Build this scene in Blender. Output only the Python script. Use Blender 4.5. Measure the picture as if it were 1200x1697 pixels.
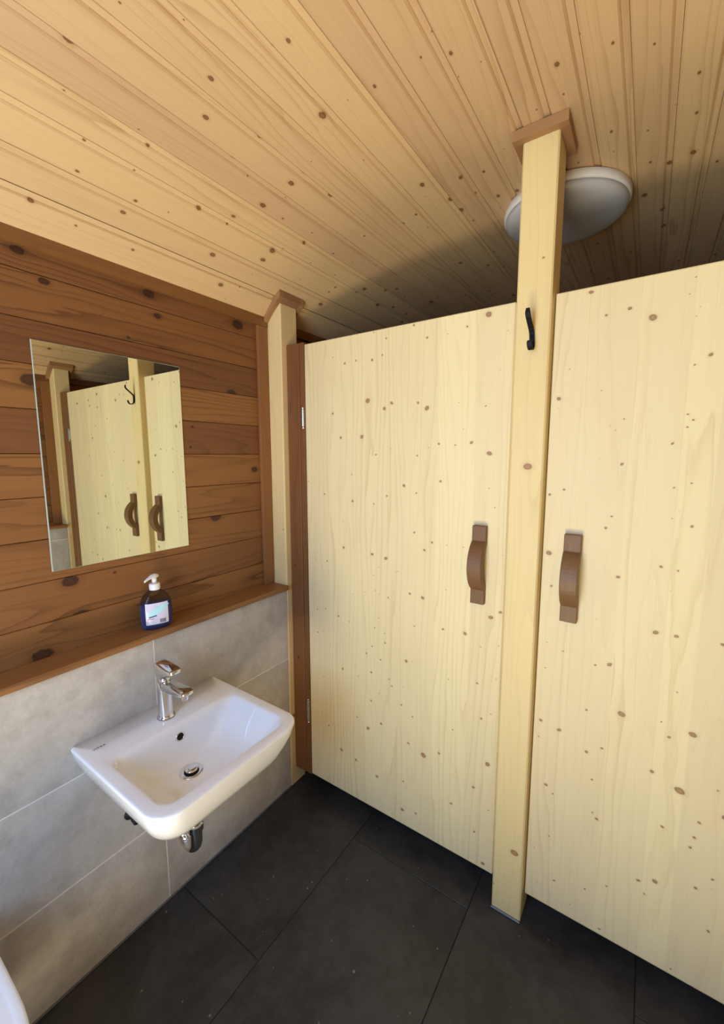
import bpy, bmesh, math, random
import numpy as np
from mathutils import Vector, Matrix

for o in list(bpy.data.objects): bpy.data.objects.remove(o)
SC = bpy.context.scene
COL = SC.collection
random.seed(7)

# ------------------------------------------------------------------ camera
cam_data = bpy.data.cameras.new('camera'); cam = bpy.data.objects.new('camera', cam_data); COL.objects.link(cam)
CAM = Vector((1.22765, -1.214524, 1.471035))
yaw, pit, rol = math.radians(34.04646), math.radians(7.05683), math.radians(-0.0176)
fw = Vector((-math.sin(yaw)*math.cos(pit), math.cos(yaw)*math.cos(pit), -math.sin(pit)))
rt = fw.cross(Vector((0, 0, 1))).normalized(); up = rt.cross(fw)
rt, up = math.cos(rol)*rt + math.sin(rol)*up, -math.sin(rol)*rt + math.cos(rol)*up
cam.matrix_world = Matrix(((rt.x, up.x, -fw.x, CAM.x), (rt.y, up.y, -fw.y, CAM.y), (rt.z, up.z, -fw.z, CAM.z), (0, 0, 0, 1)))
cam_data.sensor_fit = 'VERTICAL'; cam_data.sensor_height = 36
cam_data.lens = 686.827/1697*36
cam_data.shift_x = -7.97/1697; cam_data.shift_y = -8.09/1697
cam_data.clip_start = 0.02
SC.camera = cam

# ------------------------------------------------------------------ world, lights, exposure
SC.view_settings.view_transform = 'Standard'; SC.view_settings.look = 'None'
SC.view_settings.gamma = 1; SC.view_settings.use_curve_mapping = False
SC.view_settings.exposure = 0.04
W = bpy.data.worlds.new('world'); SC.world = W; W.use_nodes = True
bg = W.node_tree.nodes['Background']; bg.inputs[0].default_value = (0.55, 0.72, 1.0, 1); bg.inputs[1].default_value = 1.2

def area(name, loc, target, sx, sy, power, col):
    d = bpy.data.lights.new(name, 'AREA'); d.shape = 'RECTANGLE'; d.size = sx; d.size_y = sy
    d.energy = power; d.color = col
    o = bpy.data.objects.new(name, d); COL.objects.link(o); o.location = loc
    o.rotation_euler = (Vector(target)-Vector(loc)).to_track_quat('-Z', 'Y').to_euler()
    return o
# the open entrance door is behind the photographer: a sunlit patch of floor just inside it, sky and grass outside
area('sunlit_floor_patch', (1.00, -1.66, 0.012), (1.00, -1.66, 2.0), 0.60, 0.52, 31, (1.0, 0.84, 0.60))
area('doorway_sky', (0.72, -2.00, 1.45), (0.72, 0.0, 1.0), 0.60, 1.0, 21, (0.32, 0.57, 1.0))
area('sunlit_ground_outside', (0.80, -4.30, 0.0), (0.80, -4.30, 2.0), 3.0, 4.2, 215, (0.98, 0.98, 0.66))

# ------------------------------------------------------------------ helpers
WORLD = {}
def link(name, me, parent=None, loc=None):
    o = bpy.data.objects.new(name, me); COL.objects.link(o)
    if parent is not None: o.parent = parent
    return o
def thing(name, label, cat, loc, group=None):
    o = bpy.data.objects.new(name, None); COL.objects.link(o); o.location = loc; o.empty_display_size = .05
    o['label'] = label; o['category'] = cat
    if group: o['group'] = group
    WORLD[o] = Vector(loc)
    return o
def base_of(p):
    return WORLD.get(p, Vector((0, 0, 0))) if p is not None else Vector((0, 0, 0))
def tag(o, label, cat, group=None):
    o['label'] = label; o['category'] = cat
    if group: o['group'] = group
    return o
def set_wc(me, L, Wd):
    """wood coordinate: x across the grain, y along it, z thickness (local metres)"""
    T = ({0, 1, 2}-{L, Wd}).pop()
    n = len(me.vertices); co = np.empty(n*3, np.float32); me.vertices.foreach_get('co', co); co = co.reshape(-1, 3)
    a = me.attributes.new('wc', 'FLOAT_VECTOR', 'POINT')
    a.data.foreach_set('vector', np.ascontiguousarray(co[:, [Wd, L, T]]).ravel())
def fin(name, bm, mat, parent=None, smooth=False, wood=None, origin=None):
    b = base_of(parent)
    if parent is None:
        b = Vector(origin) if origin is not None else Vector((0, 0, 0))
    if b.length: bmesh.ops.translate(bm, verts=bm.verts, vec=-b)
    me = bpy.data.meshes.new(name)
    bmesh.ops.recalc_face_normals(bm, faces=bm.faces)
    bm.to_mesh(me); bm.free()
    me.materials.append(mat)
    if smooth: me.polygons.foreach_set('use_smooth', [True]*len(me.polygons))
    if wood is not None: set_wc(me, *wood)
    o = link(name, me, parent)
    if parent is None: o.location = b
    WORLD[o] = b
    return o
def bx(bm, x0, x1, y0, y1, z0, z1, bev=0.0, seg=1):
    vs = [bm.verts.new((x, y, z)) for x in (x0, x1) for y in (y0, y1) for z in (z0, z1)]
    F = [(0, 1, 3, 2), (4, 6, 7, 5), (0, 4, 5, 1), (2, 3, 7, 6), (0, 2, 6, 4), (1, 5, 7, 3)]
    fs = [bm.faces.new([vs[i] for i in f]) for f in F]
    if bev:
        es = list({e for f in fs for e in f.edges})
        bmesh.ops.bevel(bm, geom=es, offset=bev, segments=seg, affect='EDGES', profile=.6)
    return vs
def box(name, x0, x1, y0, y1, z0, z1, mat, parent=None, bev=0.0, seg=1, wood=None, smooth=False, origin=None):
    bm = bmesh.new(); bx(bm, x0, x1, y0, y1, z0, z1, bev, seg)
    return fin(name, bm, mat, parent, smooth, wood, origin)
def prism(bm, pts2, axis, a0, a1):
    """extrude a 2D outline along an axis; pts2 are the two other coordinates in order"""
    def P(p, a):
        if axis == 0: return (a, p[0], p[1])
        if axis == 1: return (p[0], a, p[1])
        return (p[0], p[1], a)
    A = [bm.verts.new(P(p, a0)) for p in pts2]; B = [bm.verts.new(P(p, a1)) for p in pts2]
    n = len(pts2)
    bm.faces.new(A[::-1]); bm.faces.new(B)
    for i in range(n): bm.faces.new((A[i], A[(i+1) % n], B[(i+1) % n], B[i]))
def loft(bm, rings, cap0=True, cap1=True, close=True):
    R = [[bm.verts.new(p) for p in r] for r in rings]; n = len(rings[0])
    for a, b in zip(R, R[1:]):
        for i in range(n if close else n-1): bm.faces.new((a[i], a[(i+1) % n], b[(i+1) % n], b[i]))
    if cap0: bm.faces.new(R[0][::-1])
    if cap1: bm.faces.new(R[-1])
    return R
def circ(c, r, n=32, ax='z', ry=None, ph=0):
    ry = r if ry is None else ry; out = []
    for i in range(n):
        a = 2*math.pi*i/n+ph; u, v = r*math.cos(a), ry*math.sin(a)
        if ax == 'z': out.append((c[0]+u, c[1]+v, c[2]))
        elif ax == 'x': out.append((c[0], c[1]+u, c[2]+v))
        else: out.append((c[0]+u, c[1], c[2]+v))
    return out
def lathe(bm, c, prof, n=40, ry=1.0, cap0=True, cap1=True, ang=0):
    rings = []
    for r, z in prof:
        ring = []
        for i in range(n):
            a = 2*math.pi*i/n; x, y = r*math.cos(a), r*ry*math.sin(a)
            ring.append((c[0]+x*math.cos(ang)-y*math.sin(ang), c[1]+x*math.sin(ang)+y*math.cos(ang), c[2]+z))
        rings.append(ring)
    loft(bm, rings, cap0, cap1)
def tube(bm, pts, r, n=20):
    pts = [Vector(p) for p in pts]; rings = []; prev = None
    for i, p in enumerate(pts):
        t = (pts[min(i+1, len(pts)-1)]-pts[max(i-1, 0)]).normalized()
        if prev is None:
            prev = t.orthogonal().normalized()
        prev = (prev-t*prev.dot(t)).normalized(); s = t.cross(prev)
        rr = r[i] if isinstance(r, (list, tuple)) else r
        rings.append([tuple(p+rr*(math.cos(2*math.pi*k/n)*prev+math.sin(2*math.pi*k/n)*s)) for k in range(n)])
    loft(bm, rings)

# ------------------------------------------------------------------ materials
class NT:
    def __init__(s, name):
        s.m = bpy.data.materials.new(name); s.m.use_nodes = True; s.t = s.m.node_tree; s.n = s.t.nodes; s.l = s.t.links
        s.b = s.n['Principled BSDF']; s.out = s.n['Material Output']
    def node(s, typ, **kw):
        n = s.n.new(typ)
        for k, v in kw.items(): setattr(n, k, v)
        return n
    def put(s, sock, v):
        if hasattr(v, 'is_linked') or isinstance(v, bpy.types.NodeSocket): s.l.new(v, sock)
        else: sock.default_value = v
    def math(s, op, a, b=None, c=None, clamp=False):
        n = s.node('ShaderNodeMath', operation=op, use_clamp=clamp)
        s.put(n.inputs[0], a)
        if b is not None: s.put(n.inputs[1], b)
        if c is not None: s.put(n.inputs[2], c)
        return n.outputs[0]
    def vmul(s, v, k):
        n = s.node('ShaderNodeVectorMath', operation='MULTIPLY'); s.put(n.inputs[0], v); n.inputs[1].default_value = k; return n.outputs[0]
    def vadd(s, v, k):
        n = s.node('ShaderNodeVectorMath', operation='ADD'); s.put(n.inputs[0], v); s.put(n.inputs[1], k); return n.outputs[0]
    def comb(s, x, y, z=0.0):
        n = s.node('ShaderNodeCombineXYZ'); s.put(n.inputs[0], x); s.put(n.inputs[1], y); s.put(n.inputs[2], z); return n.outputs[0]
    def sep(s, v):
        n = s.node('ShaderNodeSeparateXYZ'); s.put(n.inputs[0], v); return n.outputs
    def noise(s, v, scale, detail=2, rough=.5, dist=0):
        n = s.node('ShaderNodeTexNoise'); s.put(n.inputs['Vector'], v); n.inputs['Scale'].default_value = scale
        n.inputs['Detail'].default_value = detail; n.inputs['Roughness'].default_value = rough; n.inputs['Distortion'].default_value = dist
        return n.outputs['Fac']
    def mix(s, f, a, b, mode='MIX'):
        n = s.node('ShaderNodeMix', data_type='RGBA', blend_type=mode); s.put(n.inputs['Factor'], f)
        s.put(n.inputs['A'], a); s.put(n.inputs['B'], b); return n.outputs['Result']
    def smooth(s, v, a, b, lo=0.0, hi=1.0):
        n = s.node('ShaderNodeMapRange', interpolation_type='SMOOTHSTEP'); s.put(n.inputs[0], v)
        n.inputs[1].default_value = a; n.inputs[2].default_value = b; n.inputs[3].default_value = lo; n.inputs[4].default_value = hi
        return n.outputs[0]
    def bump(s, h, strength, dist=.002):
        n = s.node('ShaderNodeBump'); s.put(n.inputs['Height'], h); n.inputs['Strength'].default_value = strength; n.inputs['Distance'].default_value = dist
        s.l.new(n.outputs[0], s.b.inputs['Normal'])

def c3(*c): return (c[0], c[1], c[2], 1.0)
def wood_mat(name, light, dark, knotc, knots=True, attr=False, strips=False, ring=.5, streak=.35, vary=.16, rough=.55,
             cellw=.075, celll=.22, kr=.011, kprob=.5, bump=.25, ringscale=7.0, coat=0.0, klist=()):
    N = NT(name)
    at = N.node('ShaderNodeAttribute', attribute_name='wc').outputs['Vector']
    oi = N.node('ShaderNodeObjectInfo').outputs['Random']
    off = N.comb(N.math('MULTIPLY', oi, 37.0), N.math('MULTIPLY', oi, 91.0), N.math('MULTIPLY', oi, 13.0))
    P = N.vadd(at, off)
    x, y, z = N.sep(P)
    tone = oi
    if strips:
        ax, ay, az = N.sep(at)
        st = N.node('ShaderNodeAttribute', attribute_name='strip').outputs['Fac']
        wn = N.node('ShaderNodeTexWhiteNoise', noise_dimensions='1D'); N.put(wn.inputs['W'], st)
        tone = wn.outputs['Value']
        x = N.math('ADD', x, N.math('MULTIPLY', tone, 3.0)); y = N.math('ADD', y, N.math('MULTIPLY', tone, 21.0))
    kfac = None
    if knots:
        vec = N.comb(N.math('DIVIDE', x, cellw), N.math('DIVIDE', y, celll), 0.0)
        v = N.node('ShaderNodeTexVoronoi', voronoi_dimensions='2D', feature='F1'); N.put(v.inputs['Vector'], vec)
        v.inputs['Scale'].default_value = 1.0; v.inputs['Randomness'].default_value = .9
        px, py, _ = N.sep(v.outputs['Position'])
        dx = N.math('MULTIPLY', N.math('SUBTRACT', N.math('DIVIDE', x, cellw), px), cellw)
        dy = N.math('MULTIPLY', N.math('SUBTRACT', N.math('DIVIDE', y, celll), py), celll)
        cr, cg, cb = N.sep(v.outputs['Color'])
        rad = N.math('MULTIPLY', N.math('ADD', .16, N.math('MULTIPLY', N.math('POWER', cg, 2.5), .84)), kr)
        has = N.math('GREATER_THAN', cr, 1-kprob)
        d = N.math('SQRT', N.math('ADD', N.math('MULTIPLY', dx, dx), N.math('MULTIPLY', N.math('MULTIPLY', dy, dy), .45)))
        kd = N.math('DIVIDE', d, rad)
        kd = N.math('ADD', kd, N.math('MULTIPLY', N.math('SUBTRACT', N.noise(P, 160, 1), .5), .5))
        kd = N.math('ADD', kd, N.math('MULTIPLY', N.math('SUBTRACT', 1.0, has), 5.0))
        # grain flows round the knot
        r2 = N.math('MULTIPLY', rad, 2.4)
        ex = N.math('DIVIDE', dx, r2); ey = N.math('DIVIDE', dy, N.math('MULTIPLY', rad, 6.0))
        g = N.math('EXPONENT', N.math('MULTIPLY', N.math('ADD', N.math('MULTIPLY', ex, ex), N.math('MULTIPLY', ey, ey)), -1.0))
        x = N.math('SUBTRACT', x, N.math('MULTIPLY', N.math('MULTIPLY', dx, g), N.math('MULTIPLY', has, .8)))
    elif attr:
        kd = N.node('ShaderNodeAttribute', attribute_name='kd').outputs['Fac']
        kd = N.math('ADD', kd, N.math('MULTIPLY', N.math('SUBTRACT', N.noise(P, 200, 1), .5), .35))
    if klist:
        ax, ay, az = N.sep(at)
        for kx, ky, r in klist:
            qx = N.math('DIVIDE', N.math('SUBTRACT', ax, kx), r*1.15); qy = N.math('DIVIDE', N.math('SUBTRACT', ay, ky), r*.85)
            q = N.math('SQRT', N.math('ADD', N.math('MULTIPLY', qx, qx), N.math('MULTIPLY', qy, qy)))
            kd = N.math('MINIMUM', kd, q)
            gg = N.math('EXPONENT', N.math('MULTIPLY', N.math('ADD', N.math('MULTIPLY', N.math('MULTIPLY', qx, qx), .3), N.math('MULTIPLY', N.math('MULTIPLY', qy, qy), .06)), -1.0))
            x = N.math('SUBTRACT', x, N.math('MULTIPLY', N.math('MULTIPLY', N.math('SUBTRACT', ax, kx), gg), .7))
    # growth rings (late-wood lines) and fine streaks
    big = N.noise(N.comb(N.math('MULTIPLY', x, ringscale), N.math('MULTIPLY', y, .55), N.math('MULTIPLY', z, 2.0)), 1.0, 2, .45)
    ph = N.math('ADD', N.math('MULTIPLY', big, 11.0), N.math('MULTIPLY', x, 28.0))
    ph = N.math('ADD', ph, N.math('MULTIPLY', N.noise(N.comb(N.math('MULTIPLY', x, 60.0), N.math('MULTIPLY', y, 6.0), z), 1.0, 2), .55))
    fr = N.math('FRACT', ph)
    line = N.math('POWER', fr, 4.0)
    line = N.math('MULTIPLY', line, N.smooth(fr, 1.0, .93))
    amp = N.smooth(N.noise(N.comb(N.math('MULTIPLY', x, 9.0), N.math('MULTIPLY', y, .5), 3.3), 1.0, 1), .35, .7, .25, 1.0)
    line = N.math('MULTIPLY', line, amp)
    sv = N.comb(N.math('MULTIPLY', x, 420.0), N.math('MULTIPLY', y, 5.0), N.math('MULTIPLY', z, 100.0))
    stk = N.noise(sv, 1.0, 3, .6)
    blot = N.noise(N.comb(N.math('MULTIPLY', x, 14.0), N.math('MULTIPLY', y, 2.2), z), 1.0, 2)
    lc, dc = c3(*light), c3(*dark)
    f = N.math('ADD', N.math('MULTIPLY', line, ring), N.math('MULTIPLY', N.math('SUBTRACT', stk, .5), streak))
    f = N.math('ADD', f, N.math('MULTIPLY', N.math('SUBTRACT', blot, .5), .35), clamp=True)
    col = N.mix(f, lc, dc)
    if knots or attr:
        kcol = N.mix(N.smooth(kd, .25, .85), c3(*[knotc[i]*1.45 for i in range(3)]), c3(*knotc))
        halo = N.smooth(kd, 2.2, .9, 0.0, .28)
        col = N.mix(halo, col, dc)
        kfac = N.smooth(kd, 1.12, .80, 0.0, .9)
        col = N.mix(kfac, col, kcol)
    hsv = N.node('ShaderNodeHueSaturation'); N.put(hsv.inputs['Color'], col)
    N.put(hsv.inputs['Value'], N.math('ADD', 1.0-vary*.5, N.math('MULTIPLY', tone, vary)))
    N.put(hsv.inputs['Hue'], N.math('ADD', .5-.006, N.math('MULTIPLY', tone, .012)))
    N.l.new(hsv.outputs[0], N.b.inputs['Base Color'])
    N.put(N.b.inputs['Roughness'], N.math('ADD', rough-.06, N.math('MULTIPLY', stk, .14)))
    N.b.inputs['Coat Weight'].default_value = coat; N.b.inputs['Coat Roughness'].default_value = .35
    h = N.math('SUBTRACT', N.math('MULTIPLY', stk, .5), N.math('MULTIPLY', line, .6))
    if kfac is not None: h = N.math('ADD', h, N.math('MULTIPLY', kfac, .9))
    N.bump(h, bump, .0012)
    return N.m

SPR_L, SPR_D = (.80, .585, .335), (.50, .285, .11)
M_ceil = wood_mat('spruce_lining', (.67, .445, .225), (.34, .165, .05), (.17, .065, .02), kr=.0078, kprob=.55, cellw=.052, celll=.13, vary=.17, ring=.6, streak=.45, bump=.5)
M_door = wood_mat('spruce_panel', (.83, .69, .385), (.60, .42, .18), (.27, .145, .06), knots=False, attr=True, strips=True, ring=.66, streak=.50, vary=.12, bump=.12)
M_post = wood_mat('spruce_post', (.78, .59, .28), (.56, .34, .14), (.30, .13, .05), knots=True, kr=.008, kprob=.2, cellw=.1, celll=.5, ring=.35, streak=.25, vary=.05, bump=.12, ringscale=5)
M_post2 = wood_mat('spruce_post_knotty', (.78, .59, .28), (.56, .34, .14), (.30, .13, .05), knots=True, kr=.003, kprob=.15, cellw=.1, celll=.4, ring=.4, streak=.3, vary=.05, bump=.12, ringscale=5, klist=((.0045, 1.441, .0105), (.0195, .234, .0105), (.0195, 1.986, .003)))
M_board = wood_mat('brown_stained_board', (.225, .091, .026), (.07, .022, .006), (.030, .009, .004), kr=.0175, kprob=.60, cellw=.105, celll=.30, vary=.55, ring=1.2, streak=.7, rough=.5, bump=.35)
M_collar = wood_mat('brown_collar_wood', (.34, .17, .07), (.19, .08, .03), (.06, .02, .01), knots=False, vary=.2, ring=.4, streak=.4)
M_trim = wood_mat('brown_stained_trim', (.200, .078, .022), (.085, .026, .008), (.03, .010, .004), kr=.008, kprob=.15, cellw=.06, celll=.5, vary=.25, ring=.5, streak=.4, rough=.5)
M_shelf = wood_mat('oiled_shelf_board', (.27, .115, .035), (.12, .042, .012), (.05, .015, .006), kr=.007, kprob=.3, cellw=.1, celll=.3, vary=.1, ring=.6, streak=.4, rough=.5)
M_handle = wood_mat('brown_handle_wood', (.185, .088, .030), (.09, .036, .012), (.04, .012, .005), knots=False, ring=.55, streak=.35, vary=.1, rough=.5, ringscale=16)

def simple(name, col, rough=.5, metal=0.0, coat=0.0, spec=.5):
    N = NT(name); N.b.inputs['Base Color'].default_value = c3(*col); N.b.inputs['Roughness'].default_value = rough
    N.b.inputs['Metallic'].default_value = metal; N.b.inputs['Coat Weight'].default_value = coat
    N.b.inputs['Specular IOR Level'].default_value = spec
    # faint surface variation keeps it from looking plastic-perfect
    g = N.node('ShaderNodeNewGeometry').outputs['Position']
    N.put(N.b.inputs['Roughness'], N.math('ADD', rough, N.math('MULTIPLY', N.math('SUBTRACT', N.noise(g, 40, 2), .5), rough*.3)))
    return N.m
def stone(name, a, b, scale, rough, bump=.08, specks=0.0):
    N = NT(name)
    tc = N.node('ShaderNodeNewGeometry').outputs['Position']
    oi = N.node('ShaderNodeObjectInfo').outputs['Random']
    P = N.vadd(tc, N.comb(N.math('MULTIPLY', oi, 31.0), N.math('MULTIPLY', oi, 17.0), 0.0))
    n1 = N.noise(P, scale, 5, .6, .4); n2 = N.noise(P, scale*7, 4, .65); n3 = N.noise(P, scale*40, 2)
    f = N.math('ADD', N.math('MULTIPLY', n1, .6), N.math('ADD', N.math('MULTIPLY', n2, .3), N.math('MULTIPLY', n3, .12)))
    col = N.mix(N.smooth(f, .36, .66), c3(*a), c3(*b))
    if specks:
        s = N.smooth(N.noise(P, 80, 0), .835, .86)
        s = N.math('MULTIPLY', s, specks); col = N.mix(s, col, (.30, .28, .24, 1))
    N.l.new(col, N.b.inputs['Base Color'])
    N.put(N.b.inputs['Roughness'], N.math('ADD', rough, N.math('MULTIPLY', N.math('SUBTRACT', n2, .5), .15)))
    N.bump(f, bump, .002)
    return N.m
M_tile = stone('beige_stone_tile', (.40, .365, .32), (.60, .56, .50), 3.0, .5)
M_grout = simple('light_grout', (.82, .79, .74), .8)
M_floor = stone('anthracite_tile', (.017, .0175, .0185), (.048, .047, .045), 4.0, .48, .05, .5)
M_fgrout = simple('dark_grout', (.008, .008, .008), .8)
M_sili = simple('grey_silicone', (.10, .105, .12), .35)
M_ceram = simple('white_ceramic', (.87, .875, .88), .09, coat=.4)
M_chrome = simple('chrome', (.78, .78, .80), .07, 1.0)
M_steel = simple('zinc_steel', (.62, .60, .54), .28, 1.0)
M_black = simple('black_iron', (.005, .005, .005), .6, spec=.25)
M_rubber = simple('black_rubber', (.012, .012, .014), .6)
M_plastic = simple('white_plastic', (.82, .80, .80), .35)
M_lampbase = simple('cream_lamp_ring', (.78, .74, .66), .4)
M_diff = simple('opal_diffuser', (.50, .49, .49), .32)
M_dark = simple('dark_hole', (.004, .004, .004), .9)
M_ink = simple('grey_ink', (.06, .06, .08), .5)
M_outside = simple('pale_paving', (.35, .34, .30), .8)
M_mirror = simple('mirror_silver', (.80, .84, .76), .004, 1.0)
M_mglass = simple('mirror_glass_edge', (.55, .60, .52), .15, coat=.5)
M_back = simple('dark_backing', (.02, .012, .006), .9)

# ------------------------------------------------------------------ room numbers
XW, XC = -0.0845, 0.9675                # boards plane, room axis
XR = 2*XC                               # right tile face
YB, YF = -1.95, 1.30                    # entrance wall, far wall of the cubicles
ZSH = 0.9127                            # shelf underside

# ceiling vault profile (elliptical)
A_ = XC+.0745+.02; ZA = 2.308
ge = 1-math.sqrt(1-((A_-.02)/A_*.98)**2)
def vault(x):
    u = min(abs(x-XC)/A_, 1.0)*.98
    return ZA-(ZA-2.015)*(1-math.sqrt(max(0, 1-u*u)))/ge

# ------------------------------------------------------------------ structure: floor
def structure(o): o['kind'] = 'structure'; return o
floor = structure(box('floor', XW-.1, XR+.19, YB-1.6, YF, -.05, -.002, M_fgrout))
g = .0012
for ci, (x0, x1) in enumerate([(-.08, .379), (.379, .838), (.838, 1.297), (1.297, 1.756), (1.756, XR+.08)]):
    joints = {0: (-2.357, -1.442, -.527, .388), 1: (-1.88, -.965, -.05, .865), 2: (-2.357, -1.442, -.60, .315), 3: (-1.88, -.965, -.05, .865), 4: (-2.357, -1.442, -.527, .388)}[ci]
    ys = [YB]+[j for j in joints if YB < j < YF]+[YF]
    for a, b in zip(ys, ys[1:]):
        box('tile', max(x0, -.0)+g, min(x1, XR)-g, a+g, b-g, -.012, 0, M_floor, floor, bev=.0009)
structure(box('ground_outside', -1.5, 3.5, -5.0, YB-.12, -.08, -.01, M_outside))

# ------------------------------------------------------------------ structure: side walls (boards above, tiles below)
ZJ = [0.927, 1.025, 1.138, 1.251, 1.364, 1.477, 1.590, 1.7027, 1.8115, 1.927, 2.045]
def side_wall(name, mir):
    ZS = ZSH+(.075 if mir else 0)
    X = (lambda x: 2*XC-x) if mir else (lambda x: x)
    def B(nm, xa, xb, *r, **k):
        xa, xb = X(xa), X(xb); return box(nm, min(xa, xb), max(xa, xb), *r, **k)
    w = structure(B(name, XW-.09, XW-.018, YB, YF, 0, 2.06, M_back))
    for i, (a, b) in enumerate(zip(ZJ, ZJ[1:])):
        if a < ZS+.015: a = ZS+.0145
        r = random.uniform(-.0012, .0012)
        B('board', XW-.018, XW+r, YB, YF, a+.0006, b-.0006, M_board, w, bev=.0016, wood=(1, 2))
    # tiled half-height wall in front
    B('service_wall', XW-.018, -.0095, YB, -.001, 0, ZS-.002, M_grout, w)
    B('service_wall', XW-.018, -.0095, .1005, YF, 0, ZS-.002, M_grout, w)
    ys = [YB, -1.781, -1.178, -.575, -.001]
    for (a, b) in zip(ys, ys[1:]):
        for z0, z1 in ((0.004, .3022), (.3022, .6039), (.6039, ZSH-.001 if not mir else .9055))+(((.9055, ZS-.001),) if mir else ()):
            B('tile', -.0095, 0, a+.0016, b-.0016, z0+.0016, z1-.0016, M_tile, w, bev=.0008)
    B('tile_grout', -.0095, -.0009, YB, -.001, 0.003, ZS-.001, M_grout, w)
    B('silicone_joint', -.004, .004, YB, -.001, -.001, .006, M_sili, w, bev=.002)
    return w
wl = side_wall('wall_left', False); wr = side_wall('wall_right', True)
for k, mir in enumerate((False, True)):
    X = (lambda x: 2*XC-x) if mir else (lambda x: x)
    # trims: one along the vault edge, one upright beside the wall post
    bm = bmesh.new(); prism(bm, [(X(XW), 1.980), (X(-.070), 1.980), (X(-.068), vault(-.07)+.004), (X(XW), vault(-.07)+.004)], 1, YB, -.0005)
    structure(fin('trim_%d' % (4*k+1), bm, M_trim, wood=(1, 2)))
    bm = bmesh.new(); prism(bm, [(X(XW), 1.980), (X(-.070), 1.980), (X(-.068), vault(-.07)+.004), (X(XW), vault(-.07)+.004)], 1, .0925, YF)
    structure(fin('trim_%d' % (4*k+2), bm, M_trim, wood=(1, 2)))
    structure(box('trim_%d' % (4*k+3), min(X(XW), X(-.071)), max(X(XW), X(-.071)), -.052, -.0005, .932+(.075 if mir else 0), 1.9795, M_shelf, bev=.001, wood=(2, 1)))

# ------------------------------------------------------------------ structure: back walls (behind camera, and behind the cubicles)
def boarded(name, y0, y1, holes=()):
    w = structure(box(name, XW-.09, XR+.0845+.09, y1 if y1 > y0 else y1, y1+.03, 0, .02, M_back))
    return w
wb = structure(box('wall_back', XW-.09, .42, YB-.06, YB, 0, 2.4, M_trim, wood=(0, 2)))
box('wall_side_panel', 1.38, XR+.17, YB-.06, YB, 0, 2.4, M_trim, wb, wood=(0, 2))
box('lintel', .42, 1.38, YB-.06, YB, 2.02, 2.4, M_trim, wb, wood=(0, 2))
wf = structure(box('wall_front', XW-.09, XR+.17, YF, YF+.06, 0, 2.4, M_post, wood=(0, 2)))

# ------------------------------------------------------------------ structure: ceiling of bevelled spruce boards on a vault
C0 = structure
nx = 60
bm = bmesh.new(); xs = [XC-A_-.02+(2*A_+.04)*i/nx for i in range(nx+1)]
outl = [(x, vault(x)+.022) for x in xs]; prism(bm, outl+[(x, z+.03) for x, z in outl[::-1]], 1, YB-.06, YF+.06)
ceil = structure(fin('ceiling', bm, M_back))
# arc-length table
X_ = np.linspace(-.090, XC, 4000); Z_ = np.array([vault(x) for x in X_]); S_ = np.concatenate([[0], np.cumsum(np.hypot(np.diff(X_), np.diff(Z_)))])
th = [153.75, 150.8, 147.3, 144.4, 141.1, 137.55, 133.75, 130, 125.6, 121.3, 116.4, 111.4, 106.1, 100.5]
ang = np.degrees(np.arctan2(Z_-CAM.z, X_-CAM.x))
jx = [-.090]+[float(np.interp(-t, -ang, X_)) for t in th]
PW = .0862
def arc_x(s):
    if s <= S_[-1]: return float(np.interp(s, S_, X_))
    return 2*XC-float(np.interp(2*S_[-1]-s, S_, X_))
s = float(np.interp(jx[-1], X_, S_)) if jx[-1] < XC else 2*S_[-1]-float(np.interp(2*XC-jx[-1], X_, S_))
while s+PW < 2*S_[-1]: s += PW; jx.append(arc_x(s))
jx.append(2*XC+.090)
for a, b in zip(jx, jx[1:]):
    p0 = Vector((a, 0, vault(a))); p1 = Vector((b, 0, vault(b))); e = (p1-p0); w = e.length; e.normalize()
    n = Vector((e.z, 0, -e.x))   # pointing down into the room
    st = .0135
    prof = [(0.0, -.0055), (.0010, -.0036), (.0050, 0.0), (w-st-.0050, 0.0), (w-st-.0012, -.0036), (w-st, -.0055), (w-.0006, -.0055), (w-.0006, -.016), (0.0, -.016)]
    bm = bmesh.new(); pts = [(p0+e*u+n*v) for u, v in prof]
    prism(bm, [(p.x, p.z) for p in pts], 1, YB, YF)
    bmesh.ops.recalc_face_normals(bm, faces=bm.faces)
    me = bpy.data.meshes.new('plank'); 
    uv = [( (Vector(v.co)-p0).dot(e), v.co.y, (Vector(v.co)-p0).dot(n)) for v in bm.verts]
    bm.to_mesh(me); bm.free(); me.materials.append(M_ceil)
    at = me.attributes.new('wc', 'FLOAT_VECTOR', 'POINT'); at.data.foreach_set('vector', np.array(uv, np.float32).ravel())
    link('plank', me, ceil)

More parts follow.
